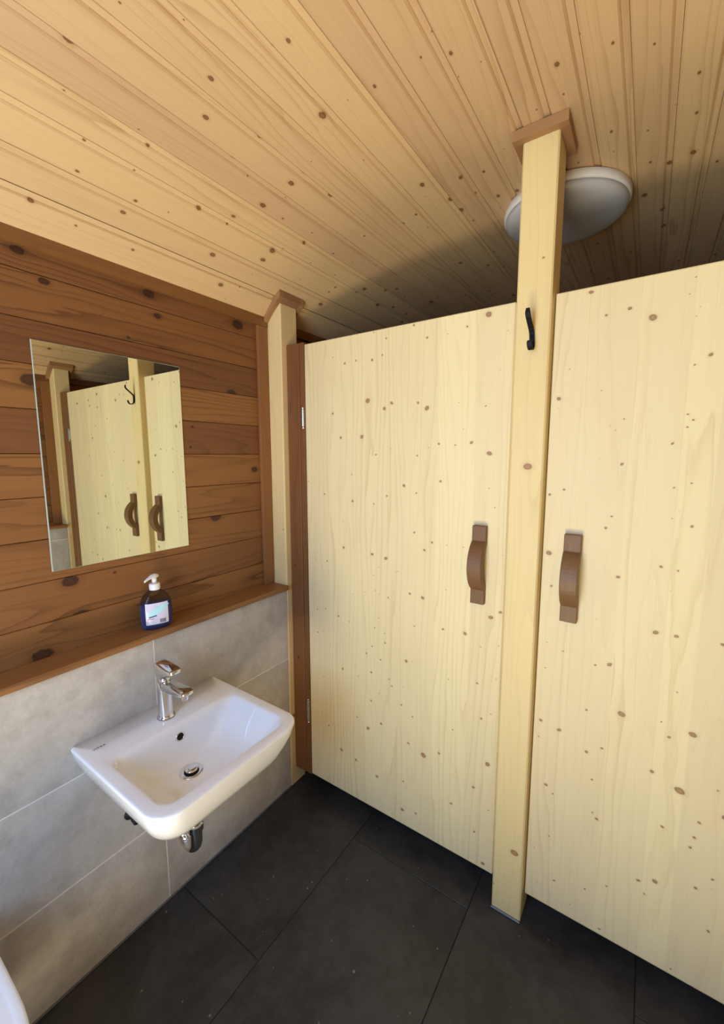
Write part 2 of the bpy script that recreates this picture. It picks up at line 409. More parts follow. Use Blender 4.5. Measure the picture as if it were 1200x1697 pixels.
# ------------------------------------------------------------------ posts with brown collars under the ceiling
def post(label, x0, x1, y0, y1, mat=None, full=True):
    t = thing('timber_post', label, 'post', ((x0+x1)/2, (y0+y1)/2, 0))
    # shaft follows the vault at its top
    bm = bmesh.new()
    zb = .0; c = .004
    out = [(x0+c, y0), (x1-c, y0), (x1, y0+c), (x1, y1-c), (x1-c, y1), (x0+c, y1), (x0, y1-c), (x0, y0+c)]
    top = [bm.verts.new((x, y, vault(x)-.001)) for x, y in out]; bot = [bm.verts.new((x, y, zb)) for x, y in out]
    bm.faces.new(bot[::-1]); bm.faces.new(top)
    for i in range(8): bm.faces.new((bot[i], bot[(i+1) % 8], top[(i+1) % 8], top[i]))
    fin('shaft', bm, mat or M_post, t, wood=(2, 0))
    cw, chh = .022, .027
    def strip(xa, xb, ya, yb):
        bm = bmesh.new(); n = 6
        xs = [xa+(xb-xa)*i/n for i in range(n+1)]
        prism(bm, [(x, vault(x)-chh) for x in xs]+[(x, vault(x)-.0015) for x in xs[::-1]], 1, ya, yb)
        fin('collar_strip', bm, M_collar if full else M_trim, t, wood=(0, 1) if xb-xa > yb-ya else (1, 0))
    xa, xb = (x0-cw if x0 > .05 else x0+.012), (x1+cw if x1 < XR-.05 else x1-.012)
    if x0 < .05: xa = -.0675
    if x1 > XR-.05: xb = 2*XC+.0675
    strip(xa, xb, y0-cw, y0-.0003); strip(xa, xb, y1+.0003, y1+cw)
    if x1 < XR-.05: strip(x1+.0003, x1+cw, y0, y1)
    if x0 > .05: strip(x0-cw, x0-.0003, y0, y1)
    return t
post('pale spruce post between the two cubicle doors, carrying the black coat hook', .8985, .9890, .0035, .1000, M_post2)
post('pale spruce post standing against the left wall at the end of the shelf', XW+.0015, 0.0, 0.0, .092)
post('pale spruce post against the right wall, seen only in the mirror', XR, XR-XW-.0015, 0.0, .092)

structure(box('trim_9', .8975, .9905, -.003, .0034, 0.0, .007, M_sili, bev=.002))
# brown door jambs fixed to the wall posts
def jamb(label, mir):
    X = (lambda x: 2*XC-x) if mir else (lambda x: x)
    t = thing('door_jamb', label, 'door frame', (X(.05), .05, .079))
    a, b = X(.0003), X(.066); box('jamb_board', min(a, b), max(a, b), .027, .075, .079, 1.907, M_trim, t, bev=.0025, wood=(2, 0))
    a, b = X(.0665), X(.0900); box('stop_strip', min(a, b), max(a, b), .0300, .075, .079, 1.907, M_trim, t, bev=.0015, wood=(2, 0))
    return t
jamb('dark brown upright door jamb between the left wall post and the hinged door edge', False)
jamb('dark brown door jamb at the right wall, seen only in the mirror', True)

# ------------------------------------------------------------------ cubicle doors
YD, DT = .033, .027
ZD0, ZD1 = .084, 1.8985
def px_ray(u, v):
    return fw + rt*((u-607.967)/686.827) - up*((v-840.412)/686.827)
def on_door(u, v):
    d = px_ray(u, v); t = (YD-CAM.y)/d.y; p = CAM+d*t; return p.x, p.z, t
KA = [(1033,70,22),(915,137,9),(807,178,6),(620,130,9),(694,198,9),(398,170,5),(467,203,7),(445,295,7),(389,322,10),(300,325,8),(238,341,8),(172,308,5),(365,547,18),(497,560,14),(457,590,12),(643,558,10),(692,588,18),(1017,576,7),(172,618,8),(216,751,10),(332,746,14),(758,785,9),(848,792,7),(938,778,13),(1037,838,20),(893,703,4),(870,558,4),(700,806,6),(410,845,8),(491,813,4),(615,631,4),(767,992,10),(565,1016,12),(633,1057,7),(470,1073,8),(398,1117,7),(281,1101,9),(126,1062,7),(38,993,5),(276,955,5),(638,850,7),(1067,1138,6),(1035,1030,4),(230,1214,4),(622,1275,8),(232,1358,9),(267,1378,4),(389,1395,12),(465,1418,13),(720,1330,9),(678,1372,10),(800,1345,4),(893,1357,4),(82,1423,4),(140,1432,6),(428,1468,4),(397,1512,4),(520,1495,4),(532,1490,4),(406,1594,5),(352,1604,5),(429,1615,5),(283,1615,4),(597,1613,9),(668,1636,14),(478,1635,6),(797,1592,5),(1113,1400,5),(1097,375,5),(1140,160,5)]
KB = [(183,63,8),(204,325,9),(383,73,5),(363,120,5),(412,150,5),(415,197,6),(350,213,6),(322,248,6),(393,280,6),(346,343,7),(434,377,6),(448,411,6),(386,446,5),(345,483,7),(503,415,4),(520,287,10),(551,290,4),(560,113,5),(702,128,9),(812,150,13),(940,70,16),(988,45,12),(890,217,5),(980,213,5),(730,378,4),(873,397,8),(966,377,4),(496,505,6),(276,566,6),(395,598,8),(330,620,12),(551,564,6),(577,470,4),(940,551,5),(893,573,8),(751,628,5),(530,695,9),(605,755,18),(682,745,8),(135,607,7),(198,727,11),(270,778,9),(374,860,9),(505,885,6),(924,800,15),(853,914,9),(743,995,9),(500,1025,11),(567,1044,8),(450,1047,4),(858,1135,7),(928,1028,6),(900,1293,12),(678,1183,4),(128,862,4),(282,360,4),(237,91,4),(110,363,4),(103,541,4),(110,137,4),(80,143,5),(78,28,5),(120,27,5),(542,718,4)]
KC = [(408,202,16),(610,287,13),(487,322,10),(730,333,24),(955,123,4),(922,211,6),(978,278,5),(957,326,6),(1032,527,14),(948,580,8),(940,867,9),(912,838,9),(910,905,8),(462,714,6),(240,757,14),(237,805,5),(296,603,5),(580,862,7),(507,896,5),(536,920,5),(568,1098,11),(832,990,10),(453,1073,4),(267,1230,8),(192,1256,9),(515,1370,9),(484,1430,9),(866,1347,5),(829,1381,5),(933,1422,10),(932,1197,7),(840,1220,8),(187,1560,18),(862,1652,7)]
KD = [(190,180,10),(580,128,14),(832,68,12),(932,92,8),(888,210,6),(453,374,5),(257,562,8),(800,452,20),(922,475,16),(447,643,9),(530,640,18),(925,803,8),(155,658,6),(600,930,26),(395,905,9),(128,965,12),(235,1022,16),(833,975,7),(878,1065,12),(395,1150,12),(485,1130,11),(778,1265,14),(427,1312,9),(115,1060,6),(165,510,5)]
KE = [(158,72,13),(198,125,7),(427,43,8),(455,273,13),(430,235,8),(940,108,34),(838,318,13),(1055,295,13),(90,438,5),(175,372,6),(108,641,6),(205,632,10),(385,682,8),(513,666,8),(698,632,14),(795,638,18),(733,710,9),(1033,676,12),(1130,685,7),(1108,930,12),(470,916,10),(298,770,6),(688,1022,6),(887,1150,7),(1165,108,9)]
def knots(L, ox, oy, s):
    out = []
    for a, b, r in L:
        x, z, t = on_door(ox+a/s, oy+b/s); out.append((x, z, max(.0022, .80*r/s/686.8*t)))
    return out
K1 = knots(KA, 500, 500, 3.333)+knots(KB, 500, 1000, 3.0)
K2 = knots(KC, 850, 420, 3.143)+knots(KD, 860, 920, 3.529)+knots(KE, 860, 1280, 3.529)
rr = random.Random(11)
for i in range(46): K2.append((rr.uniform(1.36, 1.76), rr.uniform(.15, 1.86), rr.choice([.003, .004, .005, .007, .009])))
def door_panel(parent, x0, x1, K, strips, seed):
    st = .003; nx = int((x1-x0)/st)+1; nz = int((ZD1-ZD0)/st)+1
    gx = np.linspace(x0, x1, nx, dtype=np.float32); gz = np.linspace(ZD0, ZD1, nz, dtype=np.float32)
    XX, ZZ = np.meshgrid(gx, gz)               # nz,nx
    wx = XX.copy(); kd = np.full_like(XX, 4.0)
    rg = np.random.RandomState(seed)
    for (kx, kz, r) in K:
        i0, i1 = np.searchsorted(gx, [kx-5*r, kx+5*r]); j0, j1 = np.searchsorted(gz, [kz-12*r, kz+12*r])
        if i1 <= i0 or j1 <= j0: continue
        dx = XX[j0:j1, i0:i1]-kx; dz = ZZ[j0:j1, i0:i1]-kz
        a = rg.uniform(-.7, .7); sq = rg.uniform(.65, .95)
        u = dx*math.cos(a)+dz*math.sin(a); v = -dx*math.sin(a)+dz*math.cos(a)
        d = np.sqrt(u*u+(v/sq)**2)/r
        kd[j0:j1, i0:i1] = np.minimum(kd[j0:j1, i0:i1], d)
        if r > .0035: wx[j0:j1, i0:i1] -= dx*.78*np.exp(-(dx/(2.3*r))**2-(dz/(5.5*r))**2)
    sp = np.zeros_like(XX)
    for k, s_ in enumerate(strips): sp += (XX > s_)
    base = base_of(parent)
    front = np.stack([XX, np.full_like(XX, YD), ZZ], -1).reshape(-1, 3)
    nF = front.shape[0]
    def idx(j, i): return j*nx+i
    J, I = np.meshgrid(np.arange(nz-1), np.arange(nx-1), indexing='ij')
    q = np.stack([J*nx+I, J*nx+I+1, (J+1)*nx+I+1, (J+1)*nx+I], -1).reshape(-1, 4)
    # back + rim: perimeter ring copied to the back
    per = [idx(0, i) for i in range(nx)]+[idx(j, nx-1) for j in range(1, nz)]+[idx(nz-1, i) for i in range(nx-2, -1, -1)]+[idx(j, 0) for j in range(nz-2, 0, -1)]
    per = np.array(per); bk = front[per].copy(); bk[:, 1] = YD+DT
    m = len(per); k = np.arange(m); k2 = (k+1) % m
    side = np.stack([per[k], nF+k, nF+k2, per[k2]], -1)
    V = np.concatenate([front, bk]); faces = np.concatenate([q, side])
    me = bpy.data.meshes.new('panel')
    me.vertices.add(len(V)); me.vertices.foreach_set('co', (V-np.array(base, np.float32)).astype(np.float32).ravel())
    nq = len(faces); tot = nq*4+m
    me.loops.add(tot); me.polygons.add(nq+1)
    li = np.concatenate([faces.ravel(), (nF+k)[::1]]).astype(np.int32)
    me.loops.foreach_set('vertex_index', li)
    me.polygons.foreach_set('loop_start', np.concatenate([np.arange(nq)*4, [nq*4]]).astype(np.int32))
    me.update(calc_edges=True); me.validate()
    me.materials.append(M_door)
    def full(a): return np.concatenate([a.ravel(), a.ravel()[per]])
    at = me.attributes.new('wc', 'FLOAT_VECTOR', 'POINT')
    at.data.foreach_set('vector', np.stack([full(wx), full(ZZ), np.concatenate([np.zeros(nF), np.full(m, DT)])], -1).astype(np.float32).ravel())
    at = me.attributes.new('kd', 'FLOAT', 'POINT'); at.data.foreach_set('value', full(kd).astype(np.float32))
    at = me.attributes.new('strip', 'FLOAT', 'POINT'); at.data.foreach_set('value', full(sp+seed*20).astype(np.float32))
    return link('panel', me, parent)
def handle(parent, xa, xb):
    """bowed wooden pull: flat end blocks and a half-round bow between them"""
    zt, zb_ = 1.258, 1.010; zc = (zt+zb_)/2; y0 = YD-.0002
    yf, h1, h0 = y0-.018, .0775, .0655          # block front, half spans of the bow outside and inside
    s1, s0 = .041, .030
    R1, R0 = (h1*h1+s1*s1)/(2*s1), (h0*h0+s0*s0)/(2*s0)
    n = 16; pts = [(y0, zt), (yf, zt)]
    a1 = math.asin(h1/R1); a0 = math.asin(h0/R0)
    for i in range(n+1):
        a = a1-2*a1*i/n; pts.append((yf-s1+R1-R1*math.cos(a), zc+R1*math.sin(a)))
    pts += [(yf, zb_), (y0, zb_)]
    for i in range(n+1):
        a = -a0+2*a0*i/n; pts.append((min(y0, y0-s0+R0-R0*math.cos(a)), zc+R0*math.sin(a)))
    bm = bmesh.new(); prism(bm, pts, 0, xa, xb)
    o = fin('handle', bm, M_handle, parent, wood=(2, 0))
    md = o.modifiers.new('bevel', 'BEVEL'); md.width = .0022; md.segments = 2; md.limit_method = 'ANGLE'; md.angle_limit = .6
    return o
def hinge(parent, x, zt, zb_):
    bm = bmesh.new(); y = .0285
    lathe(bm, (x, y, zb_), [(.0001, 0), (.0042, .0005), (.0052, .003), (.0042, .006), (.0030, .0075), (.0052, .009), (.0052, zt-zb_-.011), (.0030, zt-zb_-.009), (.0045, zt-zb_-.007), (.0052, zt-zb_-.003), (.0035, zt-zb_-.0005), (.0001, zt-zb_)], 16)
    bx(bm, min(x-.008, x+.004), max(x-.008, x+.004), y-.001, y+.016, zb_+.012, zt-.012)
    return fin('hinge', bm, M_steel, parent, smooth=False)
d1 = thing('cubicle_door', 'knotty pale spruce cubicle door left of the centre post, with its bowed brown handle near that post', 'door', (.0935, YD, ZD0))
door_panel(d1, .0935, .8890, K1, [.21, .30, .42, .545, .66, .785], 1)
handle(d1, .790, .8335); hinge(d1, .0835, 1.662, 1.578); hinge(d1, .0835, .433, .322)
d2 = thing('cubicle_door', 'pale spruce cubicle door right of the centre post, running out of the picture', 'door', (1.84, YD, ZD0))
door_panel(d2, .9945, 1.8415, K2, [1.075, 1.185, 1.29, 1.36, 1.47, 1.58, 1.68], 2)
handle(d2, 1.050, 1.0935); hinge(d2, XR-.0835, 1.662, 1.578); hinge(d2, XR-.0835, .433, .322)

# partition between the two cubicles, behind the centre post
tag(box('cubicle_partition', .930, .956, .1005, YF-.001, .116, 1.86, M_post, wood=(2, 1), origin=(.943, .7, .116)), 'spruce partition board between the cubicles behind the centre post', 'partition')

# ------------------------------------------------------------------ coat hook
bm = bmesh.new()
cx_ = .944; y0 = .0033
prof = [(-.046, 1.852), (-.048, 1.840), (-.042, 1.831), (-.014, 1.809), (-.006, 1.801), (-.004, 1.795), (-.004, 1.772), (-.006, 1.762), (-.014, 1.754), (-.024, 1.753), (-.032, 1.759), (-.036, 1.768), (-.036, 1.773)]
tk = .0035; rings = []
for i, (yy, zz) in enumerate(prof):
    a = Vector(prof[max(i-1, 0)]); b = Vector(prof[min(i+1, len(prof)-1)]); t_ = (b-a).normalized(); nn = Vector((-t_.y, t_.x))
    hw = .0068 if 0 < i < len(prof)-1 else .0048
    lean = (1.80-zz)*.06
    rings.append([(cx_+lean-hw, y0+yy+nn.x*tk/2, zz+nn.y*tk/2), (cx_+lean+hw, y0+yy+nn.x*tk/2, zz+nn.y*tk/2), (cx_+lean+hw, y0+yy-nn.x*tk/2, zz-nn.y*tk/2), (cx_+lean-hw, y0+yy-nn.x*tk/2, zz-nn.y*tk/2)])
loft(bm, rings)
hk = thing('coat_hook', 'small black iron double coat hook screwed to the centre post', 'hook', (cx_, .0033, 1.78))
o = fin('hook_strap', bm, M_black, hk); md = o.modifiers.new('bevel', 'BEVEL'); md.width = .0009; md.segments = 2
bm = bmesh.new()
for zz in (1.790, 1.774):
    loft(bm, [circ((cx_+.001, y0-.0062, zz), .0034, 14, 'y'), circ((cx_+.001, y0-.0078, zz), .0030, 14, 'y'), circ((cx_+.001, y0-.0086, zz), .0012, 14, 'y')])
fin('screw', bm, M_black, hk, smooth=True)

# ------------------------------------------------------------------ shelves on the tiled half-height walls
def shelf(label, mir):
    ZS = ZSH+(.075 if mir else 0)
    X = (lambda x: 2*XC-x) if mir else (lambda x: x)
    bm = bmesh.new(); prism(bm, [(X(XW+.0015), ZS), (X(.012), ZS), (X(.0155), ZS+.004), (X(.0155), ZS+.013), (X(.0115), ZS+.018), (X(XW+.0015), ZS+.018)], 1, YB, -.0035)
    return tag(fin('shelf_board', bm, M_shelf, wood=(1, 0), origin=(X(-.035), -1, ZS)), label, 'shelf')
shelf('long brown wooden shelf along the left wall between boards and tiles', False)
shelf('brown wooden shelf along the right wall, seen only in the mirror', True)

# ------------------------------------------------------------------ mirror
mr = thing('wall_mirror', 'frameless rectangular mirror on the brown boards above the washbasin', 'mirror', (-.08, -.587, 1.161))
box('mirror_glass', -.0843, -.0824, -.789, -.3855, 1.161, 1.7635, M_mglass, mr, bev=.0004)
bm = bmesh.new(); vs = [bm.verts.new((-.0803-.0052*(y+.587)-.0022*(z-1.46), y, z)) for y, z in ((-.7875, 1.1625), (-.387, 1.1625), (-.387, 1.762), (-.7875, 1.762))]; bm.faces.new(vs)
ext = bmesh.ops.extrude_face_region(bm, geom=bm.faces[:]); bmesh.ops.translate(bm, verts=[v for v in ext['geom'] if isinstance(v, bmesh.types.BMVert)], vec=(-.0003, 0, 0))
fin('silvered_surface', bm, M_mirror, mr)

# ------------------------------------------------------------------ washbasin
def rrect(x0, x1, y0, y1, rf, rb, z, n=8):
    """rounded rectangle, front (x1) corners radius rf, wall side rb"""
    out = []
    for (cx, cy, r, a0) in ((x1-rf, y1-rf, rf, 0), (x0+rb, y1-rb, rb, 90), (x0+rb, y0+rb, rb, 180), (x1-rf, y0+rf, rf, 270)):
        for i in range(n+1):
            a = math.radians(a0+90*i/n); out.append((cx+r*math.cos(a), cy+r*math.sin(a), z))
    # subdivide the straights evenly
    res = []; m = len(out)
    for i in range(m):
        p, q = Vector(out[i]), Vector(out[(i+1) % m]); res.append(tuple(p))
        if i % (n+1) == n:
            for k in range(1, 10): res.append(tuple(p.lerp(q, k/10)))
    return res
bs = thing('washbasin', 'small white ceramic washbasin mounted on the tiled left wall', 'washbasin', (0.0, -.591, .55))
XO, YA, YZ = .427, -.8140, -.3700
bm = bmesh.new()
R_ = []
def outer(inset, z, rf=.06): R_.append(rrect(.0006, XO-inset*1.15, YA+inset, YZ-inset, rf, .004, z))
outer(.125, .553); outer(.092, .556); outer(.068, .562); outer(.051, .572); outer(.038, .586); outer(.027, .606); outer(.014, .637); outer(.005, .665); outer(.0015, .682); outer(.0, .689); outer(.0006, .6925); outer(.0025, .6945)
outer(.0055, .6955, .056)
def inner(dx0, dx1, dy0, dy1, z, rf, rb): R_.append(rrect(dx0, dx1, dy0, dy1, rf, rb, z))
inner(.090, .404, -.786, -.3965, .6950, .045, .03)
inner(.126, .397, -.781, -.4015, .6945, .043, .034)
inner(.133, .393, -.778, -.4045, .6925, .041, .036)
inner(.138, .390, -.775, -.4075, .6880, .041, .038)
inner(.142, .386, -.769, -.415, .6740, .043, .042)
inner(.147, .378, -.756, -.432, .6480, .048, .05)
inner(.153, .366, -.738, -.456, .6210, .055, .055)
inner(.163, .345, -.716, -.484, .6000, .06, .055)
inner(.172, .312, -.682, -.520, .5890, .055, .05)
inner(.178, .262, -.645, -.560, .5840, .036, .036)
inner(.183, .243, -.632, -.572, .5825, .029, .029)
loft(bm, R_, cap0=True, cap1=True)
o = fin('bowl', bm, M_ceram, bs, smooth=True)
# overflow opening in the back slope, drain at the bottom, maker's mark
bm = bmesh.new(); c = Vector((.1462, -.591, .6555)); 
nrm = Vector((.985, 0, .17)).normalized(); uu = Vector((0, 1, 0)); vv = nrm.cross(uu)
loft(bm, [[tuple(c+nrm*h+uu*(r*math.cos(2*math.pi*k/24))+vv*(r*math.sin(2*math.pi*k/24))) for k in range(24)] for r, h in ((.0128, -.001), (.0128, .001), (.0108, .0018), (.0100, .0005), (.0100, -.001))], True, False)
fin('overflow_ring', bm, M_chrome, bs, smooth=True)
bm = bmesh.new(); loft(bm, [[tuple(c+nrm*h+uu*(r*math.cos(2*math.pi*k/24))+vv*(r*math.sin(2*math.pi*k/24))) for k in range(24)] for r, h in ((.0100, -.0005), (.0099, .0009))])
fin('overflow_hole', bm, M_dark, bs)
bm = bmesh.new(); lathe(bm, (.213, -.602, .5815), [(.0320, 0), (.0320, .0022), (.0305, .0034), (.0225, .0034), (.0195, .0018), (.019, .0005)], 40, cap1=False)
dr = fin('drain_flange', bm, M_chrome, bs, smooth=True)
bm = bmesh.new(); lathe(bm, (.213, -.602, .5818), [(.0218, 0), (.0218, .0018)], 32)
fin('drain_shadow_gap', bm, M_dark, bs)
bm = bmesh.new(); lathe(bm, (.213, -.602, .5836), [(.012, 0), (.0165, .005), (.0172, .0078), (.0155, .0092), (.006, .0099), (.0003, .0100)], 32)
fin('drain_plug', bm, M_chrome, bs, smooth=True)
def text(name, s, size, loc, rot, mat, parent, ext=.0002, spacing=1.0):
    cu = bpy.data.curves.new(name, 'FONT'); cu.body = s; cu.size = size; cu.extrude = ext; cu.space_character = spacing; cu.align_x = 'CENTER'; cu.align_y = 'CENTER'
    o = bpy.data.objects.new(name, cu); me = o.to_mesh(); me2 = me.copy(); o.to_mesh_clear(); bpy.data.objects.remove(o)
    me2.name = name; me2.materials.clear(); me2.materials.append(mat)
    ob = link(name, me2, parent); ob.location = Vector(loc)-base_of(parent); ob.rotation_euler = rot
    return ob
text('printed_mark', 'VITRA', .0092, (.060, -.768, .6956), (0, 0, math.radians(90)), M_ink, bs, spacing=1.25)
# small clear sticker on the front rim
M_stick = simple('clear_sticker', (.95, .95, .93), .10, coat=.6)
bm = bmesh.new(); G = []
for z, q in ((.669, .0045), (.678, .0024), (.687, .0004)):
    row = []
    for k in range(6):
        a = math.radians(-66+18*k/5); r = .06; row.append(bm.verts.new((XO-q*1.15-.06+(r+.0007)*math.cos(a), YA+q+.06+(r+.0007)*math.sin(a), z)))
    G.append(row)
for r0, r1 in zip(G, G[1:]):
    for k in range(5): bm.faces.new((r0[k], r0[k+1], r1[k+1], r1[k]))
fin('clear_sticker', bm, M_stick, bs, smooth=True)
# ------------------------------------------------------------------ tap
tp = thing('basin_tap', 'chrome single-lever mixer tap standing on the back of the washbasin', 'tap', (.078, -.591, .6957))
bm = bmesh.new()
lathe(bm, (.078, -.591, .6957), [(.0245, 0), (.0250, .002), (.0235, .0045), (.0205, .0055), (.0205, .012), (.0206, .090), (.0210, .104), (.0200, .112)], 48)
fin('tap_body', bm, M_chrome, tp, smooth=True)
bm = bmesh.new(); lathe(bm, (.078, -.591, .6959), [(.0252, 0), (.0252, .0012)], 40); fin('base_seal', bm, M_rubber, tp)
def slab(bm, sec):
    """sec: list of (x, zc, halfwidth, halfheight) -> soft rectangular section lofted along +x"""
    rings = []
    for x, zc, hw, hh in sec:
        r = []
        for (sy, sz) in ((1, 1), (-1, 1), (-1, -1), (1, -1)):
            a0 = {(1, 1): 0, (-1, 1): 90, (-1, -1): 180, (1, -1): 270}[(sy, sz)]
            q = min(hw, hh)*.45
            for i in range(4):
                a = math.radians(a0+30*i); r.append((x, -.591+sy*(hw-q)+q*math.cos(a), zc+sz*(hh-q)+q*math.sin(a)))
        rings.append(r)
    loft(bm, rings)
bm = bmesh.new(); slab(bm, [(0.0820, 0.79600, 0.0165, 0.0160), (0.1100, 0.79850, 0.0180, 0.0135), (0.1400, 0.80150, 0.0195, 0.0105), (0.1720, 0.80420, 0.0205, 0.0078), (0.1900, 0.80580, 0.0198, 0.0062), (0.2000, 0.80660, 0.0165, 0.0048), (0.2045, 0.80780, 0.0110, 0.0036)])
sp_ = fin('spout', bm, M_chrome, tp, smooth=True)
bm = bmesh.new(); lathe(bm, (.182, -.591, .7835), [(.0085, 0), (.0095, .0015), (.0098, .012), (.0092, .016)], 28); fin('aerator', bm, M_chrome, sp_, smooth=True)
bm = bmesh.new(); lathe(bm, (.080, -.591, .806), [(.0170, 0), (.0165, .012), (.0150, .014)], 36); fin('lever_neck', bm, M_chrome, tp, smooth=True)
bm = bmesh.new(); slab(bm, [(0.0555, 0.85395, 0.0120, 0.0100), (0.0590, 0.84860, 0.0180, 0.0190), (0.0680, 0.84570, 0.0205, 0.0210), (0.0880, 0.84720, 0.0210, 0.0175), (0.1050, 0.84950, 0.0208, 0.0135), (0.1220, 0.85150, 0.0202, 0.0098), (0.1360, 0.85270, 0.0190, 0.0072), (0.1445, 0.85345, 0.0160, 0.0056), (0.1485, 0.85465, 0.0105, 0.0040)])
fin('lever', bm, M_chrome, tp, smooth=True)

# ------------------------------------------------------------------ siphon and angle valve below the basin
sph = thing('siphon', 'shiny chrome drain trap hanging below the washbasin', 'drain pipe', (.213, -.602, .33))
bm = bmesh.new(); r = .018
X0, X1, yb = .208, .143, -.597
path = [(X0, yb, .545), (X0, yb, .50), (X0, yb, .375)]
for i in range(1, 12): a = math.pi*i/12; path.append(((X0+X1)/2+(X0-X1)/2*math.cos(a), yb, .362-(X0-X1)/2*1.1*math.sin(a)))
path += [(X1, yb, .375), (X1, yb, .430)]
for i in range(1, 7): a = math.pi/2*i/6; path.append((X1-.035*(1-math.cos(a)), yb, .430+.035*math.sin(a)))
path += [(.05, yb, .465), (.002, yb, .465)]
tube(bm, path, r, 24); fin('trap_pipe', bm, M_chrome, sph, smooth=True)
for xx, z in ((X0, .392), (X0, .482), (X1, .385)):
    bm = bmesh.new(); lathe(bm, (xx, yb, z), [(.0185, 0), (.0225, .002), (.0225, .020), (.0185, .022)], 28)
    fin('union_nut', bm, M_chrome, sph, smooth=False)
bm = bmesh.new(); loft(bm, [circ((.0003, yb, .465), .034, 32, 'x'), circ((.004, yb, .465), .033, 32, 'x'), circ((.009, yb, .465), .019, 32, 'x')]); fin('wall_rosette', bm, M_chrome, sph, smooth=True)
av = thing('angle_valve', 'small dark angle valve on the tiles beneath the left side of the washbasin', 'valve', (0, -.678, .398))
bm = bmesh.new(); loft(bm, [circ((.0003, -.678, .398), .018, 28, 'x'), circ((.004, -.678, .398), .0175, 28, 'x'), circ((.006, -.678, .398), .009, 28, 'x'), circ((.026, -.678, .398), .009, 28, 'x')]); fin('rosette', bm, M_rubber, av, smooth=True)
bm = bmesh.new(); loft(bm, [circ((.026, -.678, .398), .0125, 12, 'x'), circ((.044, -.678, .398), .0140, 12, 'x'), circ((.047, -.678, .398), .011, 12, 'x')]); fin('knob', bm, M_rubber, av)
bm = bmesh.new(); tube(bm, [(.018, -.678, .404), (.018, -.677, .430), (.022, -.672, .470), (.040, -.665, .510), (.055, -.650, .535), (.06, -.64, .549)], .0055, 14); fin('supply_hose', bm, M_steel, av, smooth=True)

# ------------------------------------------------------------------ second sanitary fixture at the lower left edge of the picture
fx = thing('sanitary_fixture', 'white ceramic fixture with a flat lid, its rounded edge at the bottom left corner', 'fixture', (0, -1.20, .13))
def ushape(i, z, front=.50, yr=-1.022, yl=-1.382, x0=.0006, n=28):
    yc = (yr+yl)/2; hw = (yr-yl)/2-i; xs_ = .255; L = front-i-xs_; out = []
    for k in range(n+1):
        t = -math.pi/2+math.pi*k/n; c_, s_ = math.cos(t), math.sin(t)
        out.append((xs_+L*abs(c_)**(2/2.5), yc+hw*math.copysign(abs(s_)**(2/2.5), s_), z))
    for k in range(1, 7): out.append((xs_+(x0-xs_)*k/6, yc+hw, z))
    for k in range(1, 8): out.append((x0, yc+hw-2*hw*k/8, z))
    for k in range(0, 6): out.append((x0+(xs_-x0)*k/6, yc-hw, z))
    return out
bm = bmesh.new(); loft(bm, [ushape(i, z) for i, z in ((.12, .13), (.10, .135), (.075, .16), (.05, .22), (.028, .30), (.012, .36), (.006, .385), (.005, .390), (.010, .3925))])
fin('bowl', bm, M_ceram, fx, smooth=True)
bm = bmesh.new(); loft(bm, [ushape(i, z, x0=.05) for i, z in ((.010, .3930), (.004, .3935), (.001, .397), (.001, .413), (.003, .4175), (.007, .4195), (.016, .4200), (.019, .4185), (.022, .4180), (.040, .4186), (.08, .419), (.14, .4195))])
fin('lid', bm, M_ceram, fx, smooth=True)
# ------------------------------------------------------------------ soap dispenser
sx, sy, sz = -.034, -.541, ZSH+.0183; an = math.radians(62)     # long axis direction in plan
sd = thing('soap_dispenser', 'clear pump bottle of blue hand soap with white pump standing on the left shelf', 'soap bottle', (sx, sy, sz))
N = NT('clear_bottle_plastic'); N.b.inputs['Base Color'].default_value = (.72, .78, .95, 1); N.b.inputs['Transmission Weight'].default_value = 1.0; N.b.inputs['Roughness'].default_value = .04; N.b.inputs['IOR'].default_value = 1.25; M_bottle = N.m
N = NT('blue_liquid_soap'); N.b.inputs['Base Color'].default_value = (.16, .19, .48, 1); N.b.inputs['Transmission Weight'].default_value = .7; N.b.inputs['Roughness'].default_value = .08; N.b.inputs['IOR'].default_value = 1.33; M_soap = N.m
an_dir = math.radians(90-18)
def oval(a, b, z, n=40, p=2.5):
    out = []
    for i in range(n):
        t = 2*math.pi*i/n; c_, s_ = math.cos(t), math.sin(t)
        u = a*math.copysign(abs(c_)**(2/p), c_); v = b*math.copysign(abs(s_)**(2/p), s_)
        out.append((sx+u*math.cos(an_dir)-v*math.sin(an_dir), sy+u*math.sin(an_dir)+v*math.cos(an_dir), sz+z))
    return out
HB = .128
bp = [(.030, .016, 0), (.036, .0205, .001), (.0415, .0245, .006), (.0435, .026, .014), (.0455, .0275, .04), (.046, .0275, .062), (.0445, .027, .082), (.0385, .025, .100), (.028, .021, .114), (.0165, .0155, .1215), (.0135, .0135, .1245), (.0135, .0135, HB)]
bm = bmesh.new(); loft(bm, [oval(a, b, z, p=2.0+.6*min(1, a/.045)) for a, b, z in bp]); fin('bottle', bm, M_bottle, sd, smooth=True)
bm = bmesh.new(); loft(bm, [oval(a-.0016, b-.0016, z, p=2.5) for a, b, z in [(.030, .017, .0018), (.0405, .024, .007), (.0425, .0255, .014), (.0445, .027, .04), (.045, .027, .062), (.0440, .0266, .080)]]); fin('liquid', bm, M_soap, sd, smooth=True)
M_label = simple('pale_label', (.66, .65, .80), .3, coat=.5); M_cyan = simple('cyan_print', (.45, .80, .88), .3, coat=.5); M_navy = simple('navy_print', (.03, .07, .22), .4); M_red = simple('red_print', (.55, .12, .10), .4)
